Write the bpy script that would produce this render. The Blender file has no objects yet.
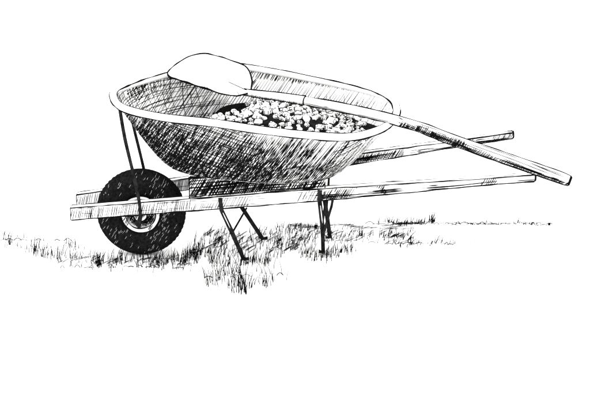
import bpy, math, random, bmesh
from mathutils import Vector, noise, Euler
from mathutils.bvhtree import BVHTree
random.seed(11)
R=random.random
H=0.216
def U(a,b): return a+(b-a)*random.random()
def sm(a,b,x):
    t=max(0,min(1,(x-a)/(b-a))); return t*t*(3-2*t)
def gh(x,y):  # ground height (relative frame)
    return -H+0.04*math.exp(-(((x-.14)/.2)**2+((y+.1)/.2)**2))
# ------------------------------------------------------------ materials
def mat(name,col,col2=None,scale=30,rough=.9,spec=.0,bump=0):
    m=bpy.data.materials.new(name); m.use_nodes=True
    nt=m.node_tree; b=nt.nodes['Principled BSDF']
    b.inputs['Roughness'].default_value=rough
    b.inputs['Specular IOR Level'].default_value=spec
    tc=nt.nodes.new('ShaderNodeTexCoord'); n=nt.nodes.new('ShaderNodeTexNoise')
    n.inputs['Scale'].default_value=scale; n.inputs['Detail'].default_value=6
    nt.links.new(tc.outputs['Object'],n.inputs['Vector'])
    r=nt.nodes.new('ShaderNodeValToRGB')
    r.color_ramp.elements[0].position=.35; r.color_ramp.elements[1].position=.65
    r.color_ramp.elements[0].color=(*(col2 or col),1); r.color_ramp.elements[1].color=(*col,1)
    nt.links.new(n.outputs['Fac'],r.inputs['Fac']); nt.links.new(r.outputs['Color'],b.inputs['Base Color'])
    return m
INK=mat('ink',(.005,.005,.0055),(.003,.003,.0035),80)
PAPER=mat('white_drawn_surface',(.88,.88,.87),(.82,.82,.81),25)
WOOD=mat('pale_wood',(.88,.88,.87),(.80,.80,.79),18)
IRON=mat('dark_iron',(.006,.006,.006),(.018,.018,.018),60)
SOIL=mat('dark_soil',(.004,.004,.004),(.012,.012,.012),60)
STONE=mat('pale_stone',(.90,.90,.89),(.8,.8,.79),40)
GROUND=mat('white_ground',(.90,.90,.90),(.88,.88,.88),3)
RUB=mat('black_rubber',(.004,.004,.0045),(.012,.012,.012),120)
# ------------------------------------------------------------ mesh accumulator
class Acc:
    def __init__(s): s.v=[]; s.f=[]
    def add(s,vs,fs):
        o=len(s.v); s.v+=[tuple(v) for v in vs]; s.f+=[tuple(i+o for i in f) for f in fs]
    def tube(s,pts,r,n=5,jit=0,closed=False,cap=True,wob=0):
        pts=[Vector(p) for p in pts]; N=len(pts)
        if N<2: return
        vs=[];fs=[]; ph=R()*100
        prev=None
        for i,p in enumerate(pts):
            if closed: t=pts[(i+1)%N]-pts[i-1]
            else: t=pts[min(i+1,N-1)]-pts[max(i-1,0)]
            if t.length<1e-9: t=Vector((1,0,0))
            t.normalize()
            up=Vector((0,0,1)) if abs(t.z)<.9 else Vector((0,1,0))
            if prev is not None and abs(prev.dot(t))<.95: up=prev
            a=t.cross(up).normalized(); b=a.cross(t).normalized(); prev=b
            q=p.copy()
            if jit:
                q+=noise.noise_vector(p*18+Vector((ph,0,0)))*jit
            rr=r(i/(N-1)) if callable(r) else r
            if wob: rr*=1+wob*noise.noise(p*25+Vector((0,ph,0)))
            for k in range(n):
                an=2*math.pi*k/n; vs.append(q+a*math.cos(an)*rr+b*math.sin(an)*rr)
        M=N if closed else N-1
        for i in range(M):
            j=(i+1)%N
            for k in range(n):
                fs.append((i*n+k,j*n+k,j*n+(k+1)%n,i*n+(k+1)%n))
        if cap and not closed:
            fs.append(tuple(range(n))); fs.append(tuple(reversed(range((N-1)*n,N*n))))
        s.add(vs,fs)
    def ribbon(s,pts,nrm,w,off=.0015):
        N=len(pts)
        if N<2: return
        vs=[];fs=[]
        for i in range(N):
            t=(pts[min(i+1,N-1)]-pts[max(i-1,0)])
            if t.length<1e-9: return
            t.normalize(); b=nrm[i].cross(t)
            if b.length<1e-6: return
            b.normalize()
            x=i/(N-1); tp=min(1,.45+4*x,.2+3.2*(1-x))
            ww=w*tp*(1+.35*noise.noise(pts[i]*40))
            c=pts[i]+nrm[i]*off
            vs+= [c-b*ww/2,c+b*ww/2]
        for i in range(N-1): fs.append((2*i,2*i+1,2*i+3,2*i+2))
        s.add(vs,fs)
    def obj(s,name,m,parent=None,smooth=False):
        me=bpy.data.meshes.new(name); me.from_pydata([(x,y,z+H) for x,y,z in s.v],[],s.f); me.update()
        me.materials.append(m)
        if smooth:
            for p in me.polygons: p.use_smooth=True
        o=bpy.data.objects.new(name,me); bpy.context.scene.collection.objects.link(o)
        if parent: o.parent=parent
        return o
    def bvh(s): return BVHTree.FromPolygons([Vector(v) for v in s.v],s.f)
def empty(name):
    o=bpy.data.objects.new(name,None); bpy.context.scene.collection.objects.link(o); return o
def hatch(acc,bvh,O,du,dv,cd,reg,ang,spacing,w,mask=None,step=.008,brk=.03,skip=0,wav=.004,off=.0015,maxd=3):
    """lay pen strokes on a surface: strokes run at `ang` in the (du,dv) plane and are dropped onto the mesh along cd"""
    O=Vector(O);du=Vector(du);dv=Vector(dv);cd=Vector(cd)
    u0,u1,v0,v1=reg; cu,cv=(u0+u1)/2,(v0+v1)/2; L=math.hypot(u1-u0,v1-v0)/2
    ca,sa=math.cos(ang),math.sin(ang)
    k=-L
    while k<L:
        k+=spacing*U(.6,1.4)
        if R()<skip: continue
        tilt=U(-.03,.03); t=-L+U(0,step); pts=[];nr=[]; ww=w*U(.7,1.25)
        while t<L:
            t+=step
            kk=k+tilt*t+wav*noise.noise(Vector((k*9,t*5,ang)))
            u=cu+ca*t-sa*kk; v=cv+sa*t+ca*kk; ok=False
            if u0<=u<=u1 and v0<=v<=v1:
                loc,n,ix,d=bvh.ray_cast(O+du*u+dv*v,cd,maxd)
                if loc is not None:
                    if n.dot(cd)>0: n=-n
                    if n.dot(cd)<-.12 and (mask is None or mask(loc)) and (not pts or (loc-pts[-1]).length<step*5) and R()>brk:
                        pts.append(loc); nr.append(n); ok=True
            if not ok:
                if len(pts)>1: acc.ribbon(pts,nr,ww,off)
                pts=[];nr=[]
        if len(pts)>1: acc.ribbon(pts,nr,ww,off)
def catmull(P,n,closed=True):
    out=[];N=len(P); P=[Vector(p) for p in P]
    rng=N if closed else N-1
    for i in range(rng):
        if closed: a,b,c,d=P[i-1],P[i],P[(i+1)%N],P[(i+2)%N]
        else: a,b,c,d=P[max(i-1,0)],P[i],P[i+1],P[min(i+2,N-1)]
        for k in range(n):
            t=k/n
            out.append(.5*((2*b)+(c-a)*t+(2*a-5*b+4*c-d)*t*t+(3*b-a-3*c+d)*t**3))
    if not closed: out.append(P[-1])
    return out
# ============================================================ WHEELBARROW
wb=empty('wheelbarrow')
rim=[(-.711,0,.4457),(-.66,-.15,.430),(-.505,-.27,.4242),(-.296,-.34,.4196),(-.121,-.38,.4035),(.092,-.39,.3836),
(.213,-.365,.3741),(.315,-.28,.3766),(.370,-.17,.382),(.398,-.02,.3865),(.384,.13,.389),(.318,.25,.3886),(.186,.33,.4026),
(.021,.38,.425),(-.137,.39,.4525),(-.261,.385,.468),(-.433,.34,.466),(-.589,.25,.446),(-.689,.12,.440)]
RL=catmull(rim,6); NR=len(RL)
prof=[(0,0),(.12,.16),(.24,.32),(.36,.48),(.48,.63),(.60,.77),(.70,.87),(.82,.95),(.95,.99),(1.10,1.0)]
ZB=.155
def hv(v):
    for (h0,v0),(h1,v1) in zip(prof,prof[1:]):
        if v<=v1: return h0+(h1-h0)*(v-v0)/(v1-v0)
    return 1.10
def tp(p,h,v):
    xb=-.455+(p.x+.711)*.54; yb=p.y*.62
    return Vector((p.x+(xb-p.x)*h,p.y+(yb-p.y)*h,p.z+(ZB-p.z)*v))
tray=Acc(); rows=[]
for h,v in prof: rows.append([tp(p,h,v) for p in RL])
c=Vector((-.15,0,ZB))
for s_ in (.7,.35): rows.append([c+(q-c)*s_ for q in rows[9]])
vs=[q for r in rows for q in r]; fs=[]
for j in range(len(rows)-1):
    for i in range(NR):
        k=(i+1)%NR; fs.append((j*NR+i,j*NR+k,(j+1)*NR+k,(j+1)*NR+i))
fs.append(tuple((len(rows)-1)*NR+i for i in range(NR)))
tray.add(vs,fs); tray.obj('tray',PAPER,wb,True); TB=tray.bvh()
RR=.0135
a=Acc(); a.tube(RL,RR,12,closed=True); a.obj('tray_rolled_rim',PAPER,wb,True)
ink=Acc()
l1=[];l2=[]
for i,p in enumerate(RL):
    t=(RL[(i+1)%NR]-RL[i-1]).normalized(); out=Vector((t.y,-t.x,0))
    if out.dot(p-Vector((-.15,0,p.z)))<0: out=-out
    d=(out*abs(t.y)-Vector((0,0,1))*abs(t.x)).normalized()
    l1.append(p+d*(RR+.0006)); l2.append(p-d*(RR+.0006))
ink.tube(l1,.0030,6,jit=.0024,closed=True,wob=.9); ink.tube(l2,.0027,6,jit=.0024,closed=True,wob=.9)
ink.tube(rows[7],.0018,5,jit=.002,closed=True,wob=.6)
for i0 in (8,14,36,48,96,104):
    ink.tube([tp(RL[i0%NR],h,v) for h,v in prof[:8]],.0014,5,jit=.002,wob=.5)
hx=Acc()
N=lambda p,s=6,o=0: noise.noise(Vector((p.x*s+o,p.y*s,p.z*s+o)))
side=((0,-1,0),(1,0,0),(0,0,1),(0,1,0))
bside=((0,1.5,0),(1,0,0),(0,0,1),(0,-1,0))
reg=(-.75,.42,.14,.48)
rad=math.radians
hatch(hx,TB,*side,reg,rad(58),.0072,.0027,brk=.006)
hatch(hx,TB,*side,reg,rad(53),.0080,.0025,mask=lambda p: N(p,5)*.8+.9*sm(.38,.22,p.z)-1.0*sm(-.02,.25,p.x)>-.02,brk=.02)  # extra layers, denser low and to the front: tray shading drawn in ink
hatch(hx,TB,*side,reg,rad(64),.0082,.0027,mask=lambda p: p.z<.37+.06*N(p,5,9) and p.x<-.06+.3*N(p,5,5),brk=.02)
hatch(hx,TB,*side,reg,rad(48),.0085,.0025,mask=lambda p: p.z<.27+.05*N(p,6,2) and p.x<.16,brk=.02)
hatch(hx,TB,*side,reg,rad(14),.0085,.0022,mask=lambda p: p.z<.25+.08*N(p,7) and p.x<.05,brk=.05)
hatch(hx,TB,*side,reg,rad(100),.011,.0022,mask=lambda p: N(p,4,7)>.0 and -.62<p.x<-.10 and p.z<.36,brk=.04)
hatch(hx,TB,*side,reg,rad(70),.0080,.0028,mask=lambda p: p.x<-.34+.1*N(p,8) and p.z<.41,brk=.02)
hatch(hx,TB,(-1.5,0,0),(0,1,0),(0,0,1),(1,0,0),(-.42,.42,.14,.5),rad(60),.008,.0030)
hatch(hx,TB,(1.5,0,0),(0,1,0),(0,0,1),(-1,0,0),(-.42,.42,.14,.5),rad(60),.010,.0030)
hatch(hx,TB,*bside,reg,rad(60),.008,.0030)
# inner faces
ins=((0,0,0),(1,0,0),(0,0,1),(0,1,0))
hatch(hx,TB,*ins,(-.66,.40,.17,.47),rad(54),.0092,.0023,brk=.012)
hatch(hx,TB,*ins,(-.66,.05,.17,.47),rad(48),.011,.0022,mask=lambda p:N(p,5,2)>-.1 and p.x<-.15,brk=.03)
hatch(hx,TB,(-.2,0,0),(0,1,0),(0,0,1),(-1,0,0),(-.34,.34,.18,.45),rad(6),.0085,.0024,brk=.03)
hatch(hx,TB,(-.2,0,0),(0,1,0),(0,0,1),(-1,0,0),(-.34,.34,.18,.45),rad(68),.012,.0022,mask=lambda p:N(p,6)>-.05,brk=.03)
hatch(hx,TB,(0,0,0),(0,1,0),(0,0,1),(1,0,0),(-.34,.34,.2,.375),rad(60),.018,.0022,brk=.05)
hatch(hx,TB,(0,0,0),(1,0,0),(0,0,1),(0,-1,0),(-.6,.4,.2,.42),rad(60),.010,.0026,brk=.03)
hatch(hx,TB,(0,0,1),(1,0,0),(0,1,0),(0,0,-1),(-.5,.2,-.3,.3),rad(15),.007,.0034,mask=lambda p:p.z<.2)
# ---------------------------------------------------------- beams / handles
def beam_c(x,s): return Vector((x,s*(.085+.1203*(x+.883)),-.0150+.1195*(x+.883)))
def bh(x): return .0255-.010*sm(-.1,.75,x)
def beam(s):
    A=Acc(); xs=[-.883,-.7,-.5,-.3,-.1,.1,.3,.5,.7,.8,.86,.895,.912]; vs=[];fs=[]
    for i,x in enumerate(xs):
        c=beam_c(x,s); hh=bh(x); ww=.018
        if x>.88: hh*=.85 if x<.9 else .6; ww*=.9 if x<.9 else .6
        ch=.5 if x>.6 else .12
        for (yy,zz) in ((-1,-1+ch),(-1,1-ch),(-1+ch,1),(1-ch,1),(1,1-ch),(1,-1+ch),(1-ch,-1),(-1+ch,-1)):
            vs.append(c+Vector((0,yy*ww,zz*hh)))
    for i in range(len(xs)-1):
        for k in range(8): fs.append((i*8+k,i*8+(k+1)%8,(i+1)*8+(k+1)%8,(i+1)*8+k))
    fs.append(tuple(range(8))); fs.append(tuple(reversed(range(len(vs)-8,len(vs)))))
    A.add(vs,fs)
    for k,(yy,zz) in enumerate(((-1,-1),(-1,1),(1,1),(1,-1))):
        L=[]
        for x in [-.883+i*.03 for i in range(60)]+[.903]:
            c=beam_c(x,s); sh=.97-.13*sm(.45,.7,x)
            L.append(c+Vector((0,yy*.018*sh,zz*bh(x)*sh)))
        ink.tube(L,.0026,5,jit=.0022,wob=.9)
    e=beam_c(-.883,s)+Vector((-.001,0,0))
    ink.tube([e+Vector((0,-.017,-.025)),e+Vector((0,-.017,.025)),e+Vector((0,.017,.025)),e+Vector((0,.017,-.025)),e+Vector((0,-.017,-.025))],.0020,5)
    e=beam_c(.905,s)
    ink.tube([e+Vector((0,.014*math.cos(t),.014*math.sin(t))) for t in [i*.5236 for i in range(12)]],.0040,5,closed=True)
    return A
for s,nm in ((-1,'near_side_beam'),(1,'far_side_beam')):
    A=beam(s); A.obj(nm,WOOD,wb); B=A.bvh()
    for sd in (side,bside):
        hatch(hx,B,*sd,(-.9,-.40,-.06,.1),rad(78),.0080,.0024,brk=.02,step=.005)
        hatch(hx,B,*sd,(-.9,.92,-.06,.26),rad(6.8),.010,.0018,brk=.08,step=.012,mask=lambda p:N(p,7,s)>-.05)
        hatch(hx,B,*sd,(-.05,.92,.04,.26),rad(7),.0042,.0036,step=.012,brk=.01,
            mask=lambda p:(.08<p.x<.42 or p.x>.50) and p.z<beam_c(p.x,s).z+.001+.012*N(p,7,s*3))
        hatch(hx,B,*sd,(-.42,.12,-.02,.2),rad(65),.009,.0022,step=.005,mask=lambda p:N(p,8,3)>0)
        hatch(hx,B,*sd,(.1,.45,.05,.26),rad(60),.0058,.0030,step=.005,mask=lambda p:s>0 or N(p,8)>.15)
        hatch(hx,B,*sd,(.70,.92,.15,.26),rad(60),.0058,.0026,step=.004,mask=lambda p:N(p,9,2)>-.1)
    hatch(hx,B,(0,0,1),(1,0,0),(0,1,0),(0,0,-1),(-.9,.92,-.33,.33),rad(-6.86 if s<0 else 6.86),.009,.0016,step=.015,brk=.08,mask=lambda p:N(p,6)>0)
for s,nm in ((-1,'near_support_wedge'),(1,'far_support_wedge')):
    W=Acc(); x0,x1=-.41,.115; vs=[]
    for x in (x0,x1):
        c=beam_c(x,s)
        for yy in (-.015,.015):
            vs.append((x,c.y+yy,c.z+.0275)); vs.append((x,c.y+yy,ZB+.008))
    W.add(vs,[(0,1,3,2),(4,6,7,5),(0,4,5,1),(2,3,7,6),(1,5,7,3),(0,2,6,4)])
    W.obj(nm,WOOD,wb); B=W.bvh()
    for sd in (side,bside):
        hatch(hx,B,*sd,(-.45,.2,.0,.2),rad(60),.0050,.0038,step=.005,brk=.01)
        hatch(hx,B,*sd,(-.45,.2,.0,.2),rad(8),.0058,.0036,step=.007,brk=.02)
    for k in (-.0155,.0155):
        y0=beam_c(x0,s).y+k;y1=beam_c(x1,s).y+k
        ink.tube([(x0,y0,beam_c(x0,s).z+.027),(x0,y0,ZB)],.0025,5); ink.tube([(x1,y1,beam_c(x1,s).z+.027),(x1,y1,ZB)],.0025,5)
for x,nm in ((-.36,'front_cross_member'),(.085,'rear_cross_member')):
    W=Acc(); yb=beam_c(x,1).y-.018; z0=beam_c(x,1).z; vs=[(x+dx,yy,zz) for dx in (-.02,.02) for yy in (-yb,yb) for zz in (z0-.02,z0+.02)]
    W.add(vs,[(0,1,3,2),(4,6,7,5),(0,4,5,1),(2,3,7,6),(1,5,7,3),(0,2,6,4)]); W.obj(nm,IRON,wb)
# ---------------------------------------------------------- legs & struts
def bar(acc,pts,w=.011,t=.004,hl=None):
    pts=[Vector(p) for p in pts]; vs=[];fs=[]
    for i,p in enumerate(pts):
        d=(pts[min(i+1,len(pts)-1)]-pts[max(i-1,0)]).normalized(); b=d.cross(Vector((0,1,0))).normalized(); n=b.cross(d)
        ww=w*(1+.18*noise.noise(p*13))
        for x,y in ((-1,-1),(1,-1),(1,1),(-1,1)): vs.append(p+b*ww*x*.8+n*t*y)
    for i in range(len(pts)-1):
        for k in range(4): fs.append((i*4+k,i*4+(k+1)%4,i*4+4+(k+1)%4,i*4+4+k))
    fs+=[(0,1,2,3),tuple(reversed(range(len(vs)-4,len(vs))))]; acc.add(vs,fs)
L=Acc(); LW=Acc()
def edge_high(p,q,s):  # paper-white strip painted down a dark leg bar as its highlight
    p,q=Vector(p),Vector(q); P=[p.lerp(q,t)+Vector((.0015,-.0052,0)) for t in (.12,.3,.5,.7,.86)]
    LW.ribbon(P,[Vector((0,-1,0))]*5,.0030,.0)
for s in (-1,1):
    c=beam_c(-.29,s); f=Vector((-.205,-.085,-H)) if s<0 else Vector((-.135,.165,-H))
    f.z=gh(f.x,f.y)+.004
    m=c.lerp(f,.5)+Vector((-.004,0,0)); k=c+Vector((.004,s*.021,-.028))
    bar(L,[c+Vector((0,s*.021,.02)),k,k.lerp(m,.5),m,m.lerp(f,.5),f,f+Vector((.022,0,.001))],.0100)
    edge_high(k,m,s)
    c=beam_c(.095,s); g=Vector((.112,-.10,0)) if s<0 else Vector((.145,.16,0)); g.z=gh(g.x,g.y)+.004
    m=c.lerp(g,.55)+Vector((.003,0,0)); k=c+Vector((0,s*.021,-.028))
    bar(L,[c+Vector((0,s*.021,.02)),k,k.lerp(m,.5),m,m.lerp(g,.5),g,g+Vector((-.018,0,.001))],.0105)
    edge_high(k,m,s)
    q=beam_c(.145,s); bar(L,[q+Vector((0,s*.021,-.02)),q+Vector((-.004,0,-.055)),m+Vector((.004,0,-.03))],.006,.003)
L.tube([Vector((.105,-.15,-.055)),Vector((.125,.175,-.06))],.005,8)
L.tube([Vector((-.245,-.13,-.08)),Vector((-.20,.17,-.08))],.004,8)
L.obj('legs',IRON,wb); LW.obj('leg_highlights',PAPER,wb)
S=Acc(); yb=beam_c(-.61,1).y+.0225
for s in (-1,1):
    bar(S,catmull([(-.672,s*.125,.418),(-.655,s*.135,.30),(-.625,s*.138,.15),(-.608,s*(yb+.001),.05),(-.606,s*yb,-.01),(-.612,s*yb,-.058)],3,False),.008 if s<0 else .007,.004)
S.tube([(-.613,-yb-.012,-.038),(-.613,yb+.012,-.038)],.009,10)
for y in (-1,1): S.tube([(-.613,y*(yb+.005),-.038),(-.613,y*(yb+.013),-.038)],.014,6)
S.obj('front_struts_and_axle',IRON,wb)
# ---------------------------------------------------------- wheel
CX,CZ=-.616,-.038
def rev(A,pr,n=64):
    vs=[];fs=[]
    for i in range(n):
        t=2*math.pi*i/n
        for r,y in pr: vs.append((CX+r*math.cos(t),y,CZ+r*math.sin(t)))
    m=len(pr)
    for i in range(n):
        j=(i+1)%n
        for k in range(m-1): fs.append((i*m+k,i*m+k+1,j*m+k+1,j*m+k))
    A.add(vs,fs)
T=Acc()
tpz=[(.072,-.020),(.076,-.034),(.095,-.043),(.125,-.047),(.15,-.045),(.166,-.036),(.1755,-.018),(.178,0)]
rev(T,tpz+[(r,-y) for r,y in reversed(tpz[:-1])]); T.obj('tyre',RUB,wb,True)
TR=Acc()
for i in range(52):
    t=2*math.pi*i/52
    for sg in (-1,1):
        b=[]
        for dt,y,r in ((-.03,.006,.1765),(.03,.006,.1765),(.045,.032,.167),(-.01,.032,.167)):
            for dr in (-.004,.0026): b.append((CX+(r+dr)*math.cos(t+dt+(.06 if sg>0 else 0)),y*sg,CZ+(r+dr)*math.sin(t+dt+(.06 if sg>0 else 0))))
        TR.add(b,[(1,3,5,7),(0,6,4,2),(0,2,3,1),(2,4,5,3),(4,6,7,5),(6,0,1,7)])
TR.obj('tyre_tread',RUB,wb)
WR=Acc(); pz=[(.074,-.030),(.077,-.036),(.074,-.039),(.062,-.034),(.058,-.018),(.045,-.012),(.03,-.016),(.026,-.045),(.0,-.045)]
rev(WR,pz); rev(WR,[(r,-y) for r,y in pz]); WR.obj('wheel_rim',PAPER,wb,True); WB_=WR.bvh(); TBv=T.bvh()
for r,y in ((.0775,-.038),(.061,-.033),(.027,-.044),(.046,-.014)):
    for sg in (1,-1): ink.tube([(CX+r*math.cos(t),y*sg,CZ+r*math.sin(t)) for t in [i*math.pi/20 for i in range(40)]],.0026,5,jit=.002,closed=True,wob=.8)
for sd in (side,bside):
    hatch(hx,WB_,*sd,(CX-.08,CX+.08,CZ-.08,CZ+.08),rad(60),.0048,.0036,step=.005,mask=lambda p:.027<math.hypot(p.x-CX,p.z-CZ)<.060)
    hatch(hx,WB_,*sd,(CX-.08,CX+.08,CZ-.08,CZ+.08),rad(120),.006,.003,step=.005,mask=lambda p:.027<math.hypot(p.x-CX,p.z-CZ)<.06)
    hatch(hx,WB_,*sd,(CX-.08,CX+.08,CZ-.08,CZ+.08),rad(60),.008,.003,step=.005,mask=lambda p:N(p,20)>.1)
sc=Acc()
for sg in (-1,1):
    for i in range(300):
        t=U(0,6.283); r0=U(.083,.170); l=U(.006,.020); an=rad(58)+U(-.12,.12)
        x0=CX+r0*math.cos(t); z0=CZ+r0*math.sin(t)
        if noise.noise(Vector((x0*10,z0*10,sg+4)))<.0 and R()<.9: continue
        P=[];Q=[]
        for k in range(4):
            hit=TBv.ray_cast(Vector((x0+l*k/3*math.cos(an),sg*1.5,z0+l*k/3*math.sin(an))),Vector((0,-sg,0)))
            if hit[0] is None: break
            P.append(hit[0]);Q.append(hit[1] if hit[1].y*sg>0 else -hit[1])
        if len(P)==4: sc.ribbon(P,Q,.0005,.0012)
sc.obj('tyre_scuffs',PAPER,wb)
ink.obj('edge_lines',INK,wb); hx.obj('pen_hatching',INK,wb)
# ============================================================ LOAD (rubble)
load=empty('rubble_pile')
def vlev(p): return min(.8,.12+.36*sm(-.10,.30,p.y)+.50*sm(-.30,-.60,p.x)+.15*sm(.2,.4,p.x))
CEN=Vector((-.04,-.08,.412)); hp=Acc(); nr=14; vs=[CEN.copy()]; fs=[]
def hp_pt(i,r):
    p=RL[i%NR]; v=vlev(p); e=tp(p,hv(v),v); e=CEN+(e-CEN)*.985
    q=CEN.lerp(e,r); q.z=CEN.z+(e.z-CEN.z)*(r**1.7); return q
for j in range(1,nr+1):
    for i in range(NR):
        q=hp_pt(i,j/nr); q.z+=.008*noise.noise(q*30)*(1-j/nr); vs.append(q)
for i in range(NR): fs.append((0,1+i,1+(i+1)%NR))
for j in range(nr-1):
    for i in range(NR):
        k=(i+1)%NR; fs.append((1+j*NR+i,1+(j+1)*NR+i,1+(j+1)*NR+k,1+j*NR+k))
hp.add(vs,fs); hp.obj('soil',SOIL,load,True); HB=hp.bvh()
st=Acc(); so_=Acc(); placed=[]
bmm=bmesh.new(); bmesh.ops.create_cube(bmm,size=2); bmesh.ops.bevel(bmm,geom=bmm.edges[:],offset=.5,segments=1,affect='EDGES')
bmm.verts.index_update(); CV=[v.co.copy() for v in bmm.verts]; CF=[tuple(v.index for v in f.verts) for f in bmm.faces]; bmm.free()
for tr in range(12000):
    x,y=U(-.40,.27),U(-.36,.14)
    if y>-.03 and (R()<.6 or x<-.2): continue
    hit=HB.ray_cast(Vector((x,y,1)),Vector((0,0,-1)))
    if hit[0] is None or hit[0].z<.29: continue
    if noise.noise(Vector((x*7,y*9,5)))<-.25: continue
    rr=U(.010,.0185)
    # stones are seen raking, so keep wider gaps front-to-back
    if any((a-x)**2+((b-y)*.72)**2<((c+rr)*.90)**2 for a,b,c in placed): continue
    placed.append((x,y,rr))
    e=Euler((U(-.5,.5),U(-.5,.5),U(0,6))).to_matrix(); s3=Vector((rr*U(.85,1.2),rr*U(.65,.9),rr*U(.5,.8))); ph=Vector((R()*90,0,0))
    cen=Vector((x,y,hit[0].z+rr*.35)); vv=[]
    for v in CV:
        q=v*(1+.3*noise.noise(v*.8+ph)); q=Vector((q.x*s3.x,q.y*s3.y,q.z*s3.z)); vv.append(e@q+cen)
    st.add(vv,CF)
    # pen line along the crisp shoulder edges
    for f in CF:
        nf=(vv[f[1]]-vv[f[0]]).cross(vv[f[2]]-vv[f[0]])
        if len(f)==4 and abs(nf.normalized().z)<.35 and R()<.5:
            so_.tube([vv[f[0]],vv[f[1]]],.0015,4,cap=False); so_.tube([vv[f[2]],vv[f[3]]],.0015,4,cap=False)
        elif len(f)==4 and R()<.22:
            so_.tube([vv[k] for k in f]+[vv[f[0]]],.0016,4,cap=False)
    if len(placed)>520: break
st.obj('stones',STONE,load); so_.obj('stone_outlines',INK,load)
# ============================================================ SHOVEL
sh=empty('shovel')
path=[(1.01,-.44,.226),(.80,-.375,.286),(.60,-.315,.343),(.454,-.27,.389),(.25,-.165,.418),(.0385,-.06,.434)]
HP=catmull(path,8,False)
hr=lambda t:(.0210-.0055*t) if t>.04 else .017+.004*t/.04
a=Acc(); a.tube(HP,hr,14,cap=True); a.obj('handle',WOOD,sh,True); SB=a.bvh()
sk=Acc(); sh_h=Acc()
D=Vector((-.178,.08,.430))
NK=catmull([HP[-6],HP[-1],(-.07,.01,.434),D,(-.235,.115,.436)],6,False)[6:]
nkr=lambda t:.0170-.0075*t
a=Acc(); a.tube(NK,nkr,12); a.obj('socket',PAPER,sh,True); KB=a.bvh()
def sil(P,r,rr=.0029):
    for sg in (1,-1):
        Lp=[]
        for i,p in enumerate(P):
            t=(P[min(i+1,len(P)-1)]-P[max(i-1,0)]).normalized()
            q=t.cross(Vector((0,.951,-.309))).normalized()
            x=i/(len(P)-1); Lp.append(p+q*sg*(r(x)+.0012))
        sk.tube(Lp,rr,5,jit=.0018,wob=.9)
sil(HP,hr); sil(NK,nkr)
e0=HP[0]; tdir=(HP[0]-HP[1]).normalized(); bb=tdir.cross(Vector((0,0,1))).normalized(); cc=tdir.cross(bb)
sk.tube([e0+bb*.014*math.cos(t)+cc*.014*math.sin(t) for t in [i*.5236 for i in range(12)]],.0055,6,closed=True)
j0=HP[-1]; td=(HP[-1]-HP[-2]).normalized(); b2=td.cross(Vector((0,0,1))).normalized(); c2=td.cross(b2)
sk.tube([j0+b2*.0165*math.cos(t)+c2*.0165*math.sin(t) for t in [i*.5236 for i in range(12)]],.0024,5,closed=True)
def zc(x):
    for p,q in zip(HP,HP[1:]):
        if q.x<=x<=p.x: return q.z+(p.z-q.z)*(x-q.x)/(p.x-q.x+1e-9)
    return .4
for O in (side,((0,1.5,0),(1,0,0),(0,0,1),(0,-1,0))):
    hatch(sh_h,SB,*O,(.10,1.0,.15,.45),rad(-17),.0055,.0022,step=.012,brk=.07,mask=lambda p:N(p,8,4)>-.3 and p.x>.38)
    hatch(sh_h,SB,*O,(.39,.66,.3,.45),rad(60),.0048,.0034,step=.004,brk=.02,mask=lambda p:p.z<zc(p.x)+.010+.02*N(p,14,4))
    hatch(sh_h,SB,*O,(.38,1.02,.15,.45),rad(-17),.0042,.0034,step=.012,brk=.02,mask=lambda p:p.z<zc(p.x)-.002+.014*N(p,6,8))  # strokes on the lower half draw the handle's shading in ink
    hatch(sh_h,SB,*O,(.62,1.02,.15,.35),rad(50),.0065,.0026,step=.004,brk=.02,mask=lambda p:p.z<zc(p.x)+.003+.014*N(p,9,1))
    hatch(sh_h,SB,*O,(.03,.38,.38,.46),rad(-5),.0060,.0022,step=.01,brk=.04,mask=lambda p:p.z<zc(p.x)-.004)
    hatch(sh_h,KB,*O,(-.25,.05,.38,.46),rad(70),.0060,.0026,step=.004,brk=.02,mask=lambda p:p.z<.430)
ax=Vector((-.35,.195,.070)); L_=.366; ax.normalize()
wd=Vector((.065,.195,.080)); wd=(wd-ax*wd.dot(ax)).normalized(); nn=wd.cross(ax)
if nn.z<0: nn=-nn
B0=Vector((-.183,.083,.434))
def halfw(t):
    if t<.30: return .013+.092*math.sin(math.pi/2*sm(-.10,.32,t)) if t>0 else .014
    return .1065*math.sqrt(max(0,1-max(0,(t-.52)/.48)**3.4))
bl=Acc(); nt_,nw=40,14; vs=[];fs=[];edgeA=[];edgeB=[]
for i in range(nt_+1):
    t=math.sin(math.pi/2*i/nt_)**.9 if i else 0; w=halfw(t)
    for k in range(nw+1):
        u=-1+2*k/nw
        p=B0+ax*L_*t+wd*w*u+nn*(.026*u*u*(w/.1)**2+.012*math.sin(t*3.1)-.006*t)
        vs.append(p)
        if k==0: edgeA.append(p)
        if k==nw: edgeB.append(p)
for i in range(nt_):
    for k in range(nw): fs.append((i*(nw+1)+k,i*(nw+1)+k+1,(i+1)*(nw+1)+k+1,(i+1)*(nw+1)+k))
bl.add(vs,fs); bo=bl.obj('blade',PAPER,sh,True); BB=bl.bvh()
md=bo.modifiers.new('thick','SOLIDIFY'); md.thickness=.003; md.offset=0
sk.tube(edgeA[:-1]+list(reversed(edgeB)),.0034,6,jit=.0025,closed=True,wob=.8)
sk.tube([B0+ax*L_*t+nn*(.006+.012*math.sin(t*3.1)) for t in [.02,.06,.1,.15,.2,.26]],.0016,5,jit=.002)
hatch(sh_h,BB,(0,0,1),(1,0,0),(0,1,0),(0,0,-1),(-.6,-.1,-.1,.4),rad(100),.010,.0022,step=.006,brk=.05,mask=lambda p:(p-B0).dot(ax)<.035+.02*N(p,20) or ((p-B0).dot(wd)<-.085))
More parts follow.
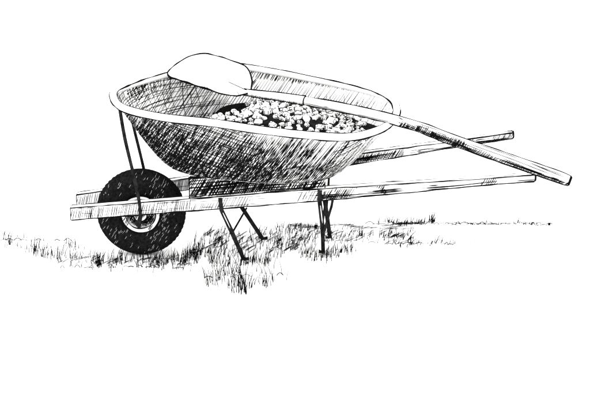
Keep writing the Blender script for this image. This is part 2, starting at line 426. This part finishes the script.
hatch(sh_h,BB,(0,0,-1),(1,0,0),(0,1,0),(0,0,1),(-.6,-.1,-.1,.4),rad(60),.008,.003,step=.006)
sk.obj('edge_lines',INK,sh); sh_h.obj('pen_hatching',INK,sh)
# ============================================================ GRASS
gr=Acc()
def blade(x,y,h,lean,ly=0,w=.0022):
    z=gh(x,y)-.002; n=4; vs=[];fs=[]; a0=R()*2
    for i in range(n):
        t=i/n; c=Vector((x+lean*h*t*t,y+ly*h*t*t,z+h*t)); r=w*(1-t*.7)
        for k in range(3): vs.append(c+Vector((r*math.cos(a0+k*2.094),r*math.sin(a0+k*2.094),0)))
    vs.append(Vector((x+lean*h,y+ly*h,z+h)))
    for i in range(n-1):
        for k in range(3): fs.append((i*3+k,i*3+(k+1)%3,i*3+3+(k+1)%3,i*3+3+k))
    for k in range(3): fs.append(((n-1)*3+k,(n-1)*3+(k+1)%3,n*3))
    gr.add(vs,fs)
def line_grass(P,sy,cnt,h0,h1,lean=.1,w=.0018,clump=5,gap=.75):
    P=[Vector((*p,0)) for p in P]
    for i in range(cnt):
        t=R()*(len(P)-1); k=int(t); c=P[k].lerp(P[k+1],t-k)
        nz=noise.noise(Vector((c.x*clump*2,c.y*3,3)))
        if nz<-.12 and R()<gap: continue
        hh=U(h0,h1)*(1+.7*noise.noise(Vector((c.x*9,0,1))))
        if R()<.05: hh*=1.5
        y=c.y+random.gauss(0,.6)*sy+.035*noise.noise(Vector((c.x*14,7,1)))
        blade(c.x+U(-.01,.01),y,hh,lean+U(-.4,.4)+.5*nz,U(-.2,.2),w*U(.6,1.25))
def scribble(x0,x1,y0,y1,cnt,l0,l1,ang=35,w=.0042):
    for i in range(cnt):
        x,y=U(x0,x1),U(y0,y1); l=U(l0,l1); a=rad(ang+U(-10,10)); P=[]
        if noise.noise(Vector((x*8,y*12,9)))<-.1: continue
        for k in range(6):
            t=k/5; xx=x+math.cos(a)*l*t; yy=y+math.sin(a)*l*t+.006*math.sin(t*3)
            P.append(Vector((xx,yy,gh(xx,yy)+.002)))
        gr.ribbon(P,[Vector((0,0,1))]*6,w*U(.6,1.2),.001)
def turf(x0,x1,y,dens=1):
    x=x0
    while x<x1:
        l=U(.012,.04); h=U(.002,.012)
        if R()<.65*dens:
            yy=y+.02*noise.noise(Vector((x*7,0,2)))
            gr.tube([Vector((x+l*t,yy,gh(x,yy)+.002+h*math.sin(t*3.14))) for t in (0,.2,.4,.6,.8,1)],.0015*U(.6,1.2),4)
        x+=l*U(.5,1.3)
line_grass([(-1.20,.16),(-1.08,.05),(-.98,-.05),(-.79,-.12),(-.70,-.14)],.05,220,.02,.06)
line_grass([(-.90,-.08),(-.74,-.10),(-.60,-.12),(-.45,-.08),(-.38,-.01)],.07,400,.02,.055,gap=.6)
line_grass([(-1.22,.20),(-1.0,.14),(-.86,.06)],.03,80,.02,.05)
turf(-1.24,-.95,.15,.8); turf(-.95,-.36,-.17,.6)
line_grass([(-.42,.0),(-.2,.08),(.08,.12)],.16,400,.02,.055,.25,gap=.6)
line_grass([(-.42,.22),(-.2,.24),(.12,.26)],.03,110,.02,.045,.2)
scribble(-.42,.06,-.05,.22,120,.04,.10,62)
scribble(-.95,-.40,-.16,-.04,80,.02,.06,55)
line_grass([(-.34,-.12),(-.20,-.13),(-.10,-.12)],.04,100,.025,.055)
line_grass([(.0,-.10),(.12,-.13),(.24,-.05)],.05,130,.02,.045)
line_grass([(-.34,-.25),(-.2,-.24),(-.08,-.22)],.04,45,.03,.06,.0)
turf(-.42,-.05,-.28,.4)
line_grass([(-.35,-.33),(-.24,-.36),(-.18,-.45)],.05,54,.03,.075,-.1)
line_grass([(-.17,-.38),(-.03,-.30)],.04,30,.03,.07,.2)
line_grass([(-.21,-.38),(-.18,-.47)],.03,16,.08,.14,-.25)
# right
line_grass([(-.09,.31),(.10,.32)],.02,90,.015,.035,.2)
scribble(-.10,.46,.28,.35,70,.04,.09,12)
line_grass([(.08,.20),(.3,.18),(.50,.20)],.09,250,.018,.045,.3,gap=.7)
scribble(.05,.48,.08,.26,80,.04,.08,52)
line_grass([(.40,.12),(.66,.11)],.02,60,.012,.035,.5)
turf(.30,.76,.10)
line_grass([(.36,.37),(.60,.38)],.02,110,.02,.045,.1)
line_grass([(.58,.38),(1.06,.36)],.012,80,.010,.028,.1)
turf(.30,1.08,.365,1.3); turf(.5,1.08,.35,.9)
scribble(.38,1.02,.355,.37,50,.03,.08,2)
gr.tube([(1.085,.352,gh(1.08,.35)),(1.085,.352,gh(1.08,.35)+.010)],.005,8)
gr.obj('grass',INK)
# ============================================================ GROUND
g=Acc(); xs=[-400,-60,-12,-4]+[-2+i*.1 for i in range(41)]+[4,12,60,400]; ys=[-400,-60,-12,-4]+[-2+i*.1 for i in range(41)]+[4,12,60,400]
g.add([(x,y,gh(x,y)) for y in ys for x in xs],[(j*len(xs)+i,j*len(xs)+i+1,(j+1)*len(xs)+i+1,(j+1)*len(xs)+i) for j in range(len(ys)-1) for i in range(len(xs)-1)])
g.obj('ground',GROUND,None,True)
# ============================================================ LIGHT, CAMERA
sc_=bpy.context.scene
w=bpy.data.worlds.new('World'); sc_.world=w; w.use_nodes=True
bg=w.node_tree.nodes['Background']; bg.inputs['Color'].default_value=(1,1,1,1); bg.inputs['Strength'].default_value=2.6
sd=bpy.data.lights.new('sun','SUN'); sd.energy=1.0; sd.angle=rad(15); sd.color=(1,.98,.95)
so=bpy.data.objects.new('sun',sd); so.rotation_euler=(rad(38),rad(22),0); sc_.collection.objects.link(so)
cam=bpy.data.cameras.new('camera'); co=bpy.data.objects.new('camera',cam); sc_.collection.objects.link(co)
co.location=(0,-6*math.cos(rad(18)),H+6*math.sin(rad(18))); co.rotation_euler=(rad(72),0,0)
cam.lens=91.5; cam.sensor_width=36; cam.clip_end=2000; sc_.camera=co
sc_.view_settings.view_transform='Standard'; sc_.view_settings.look='None'; sc_.view_settings.exposure=0
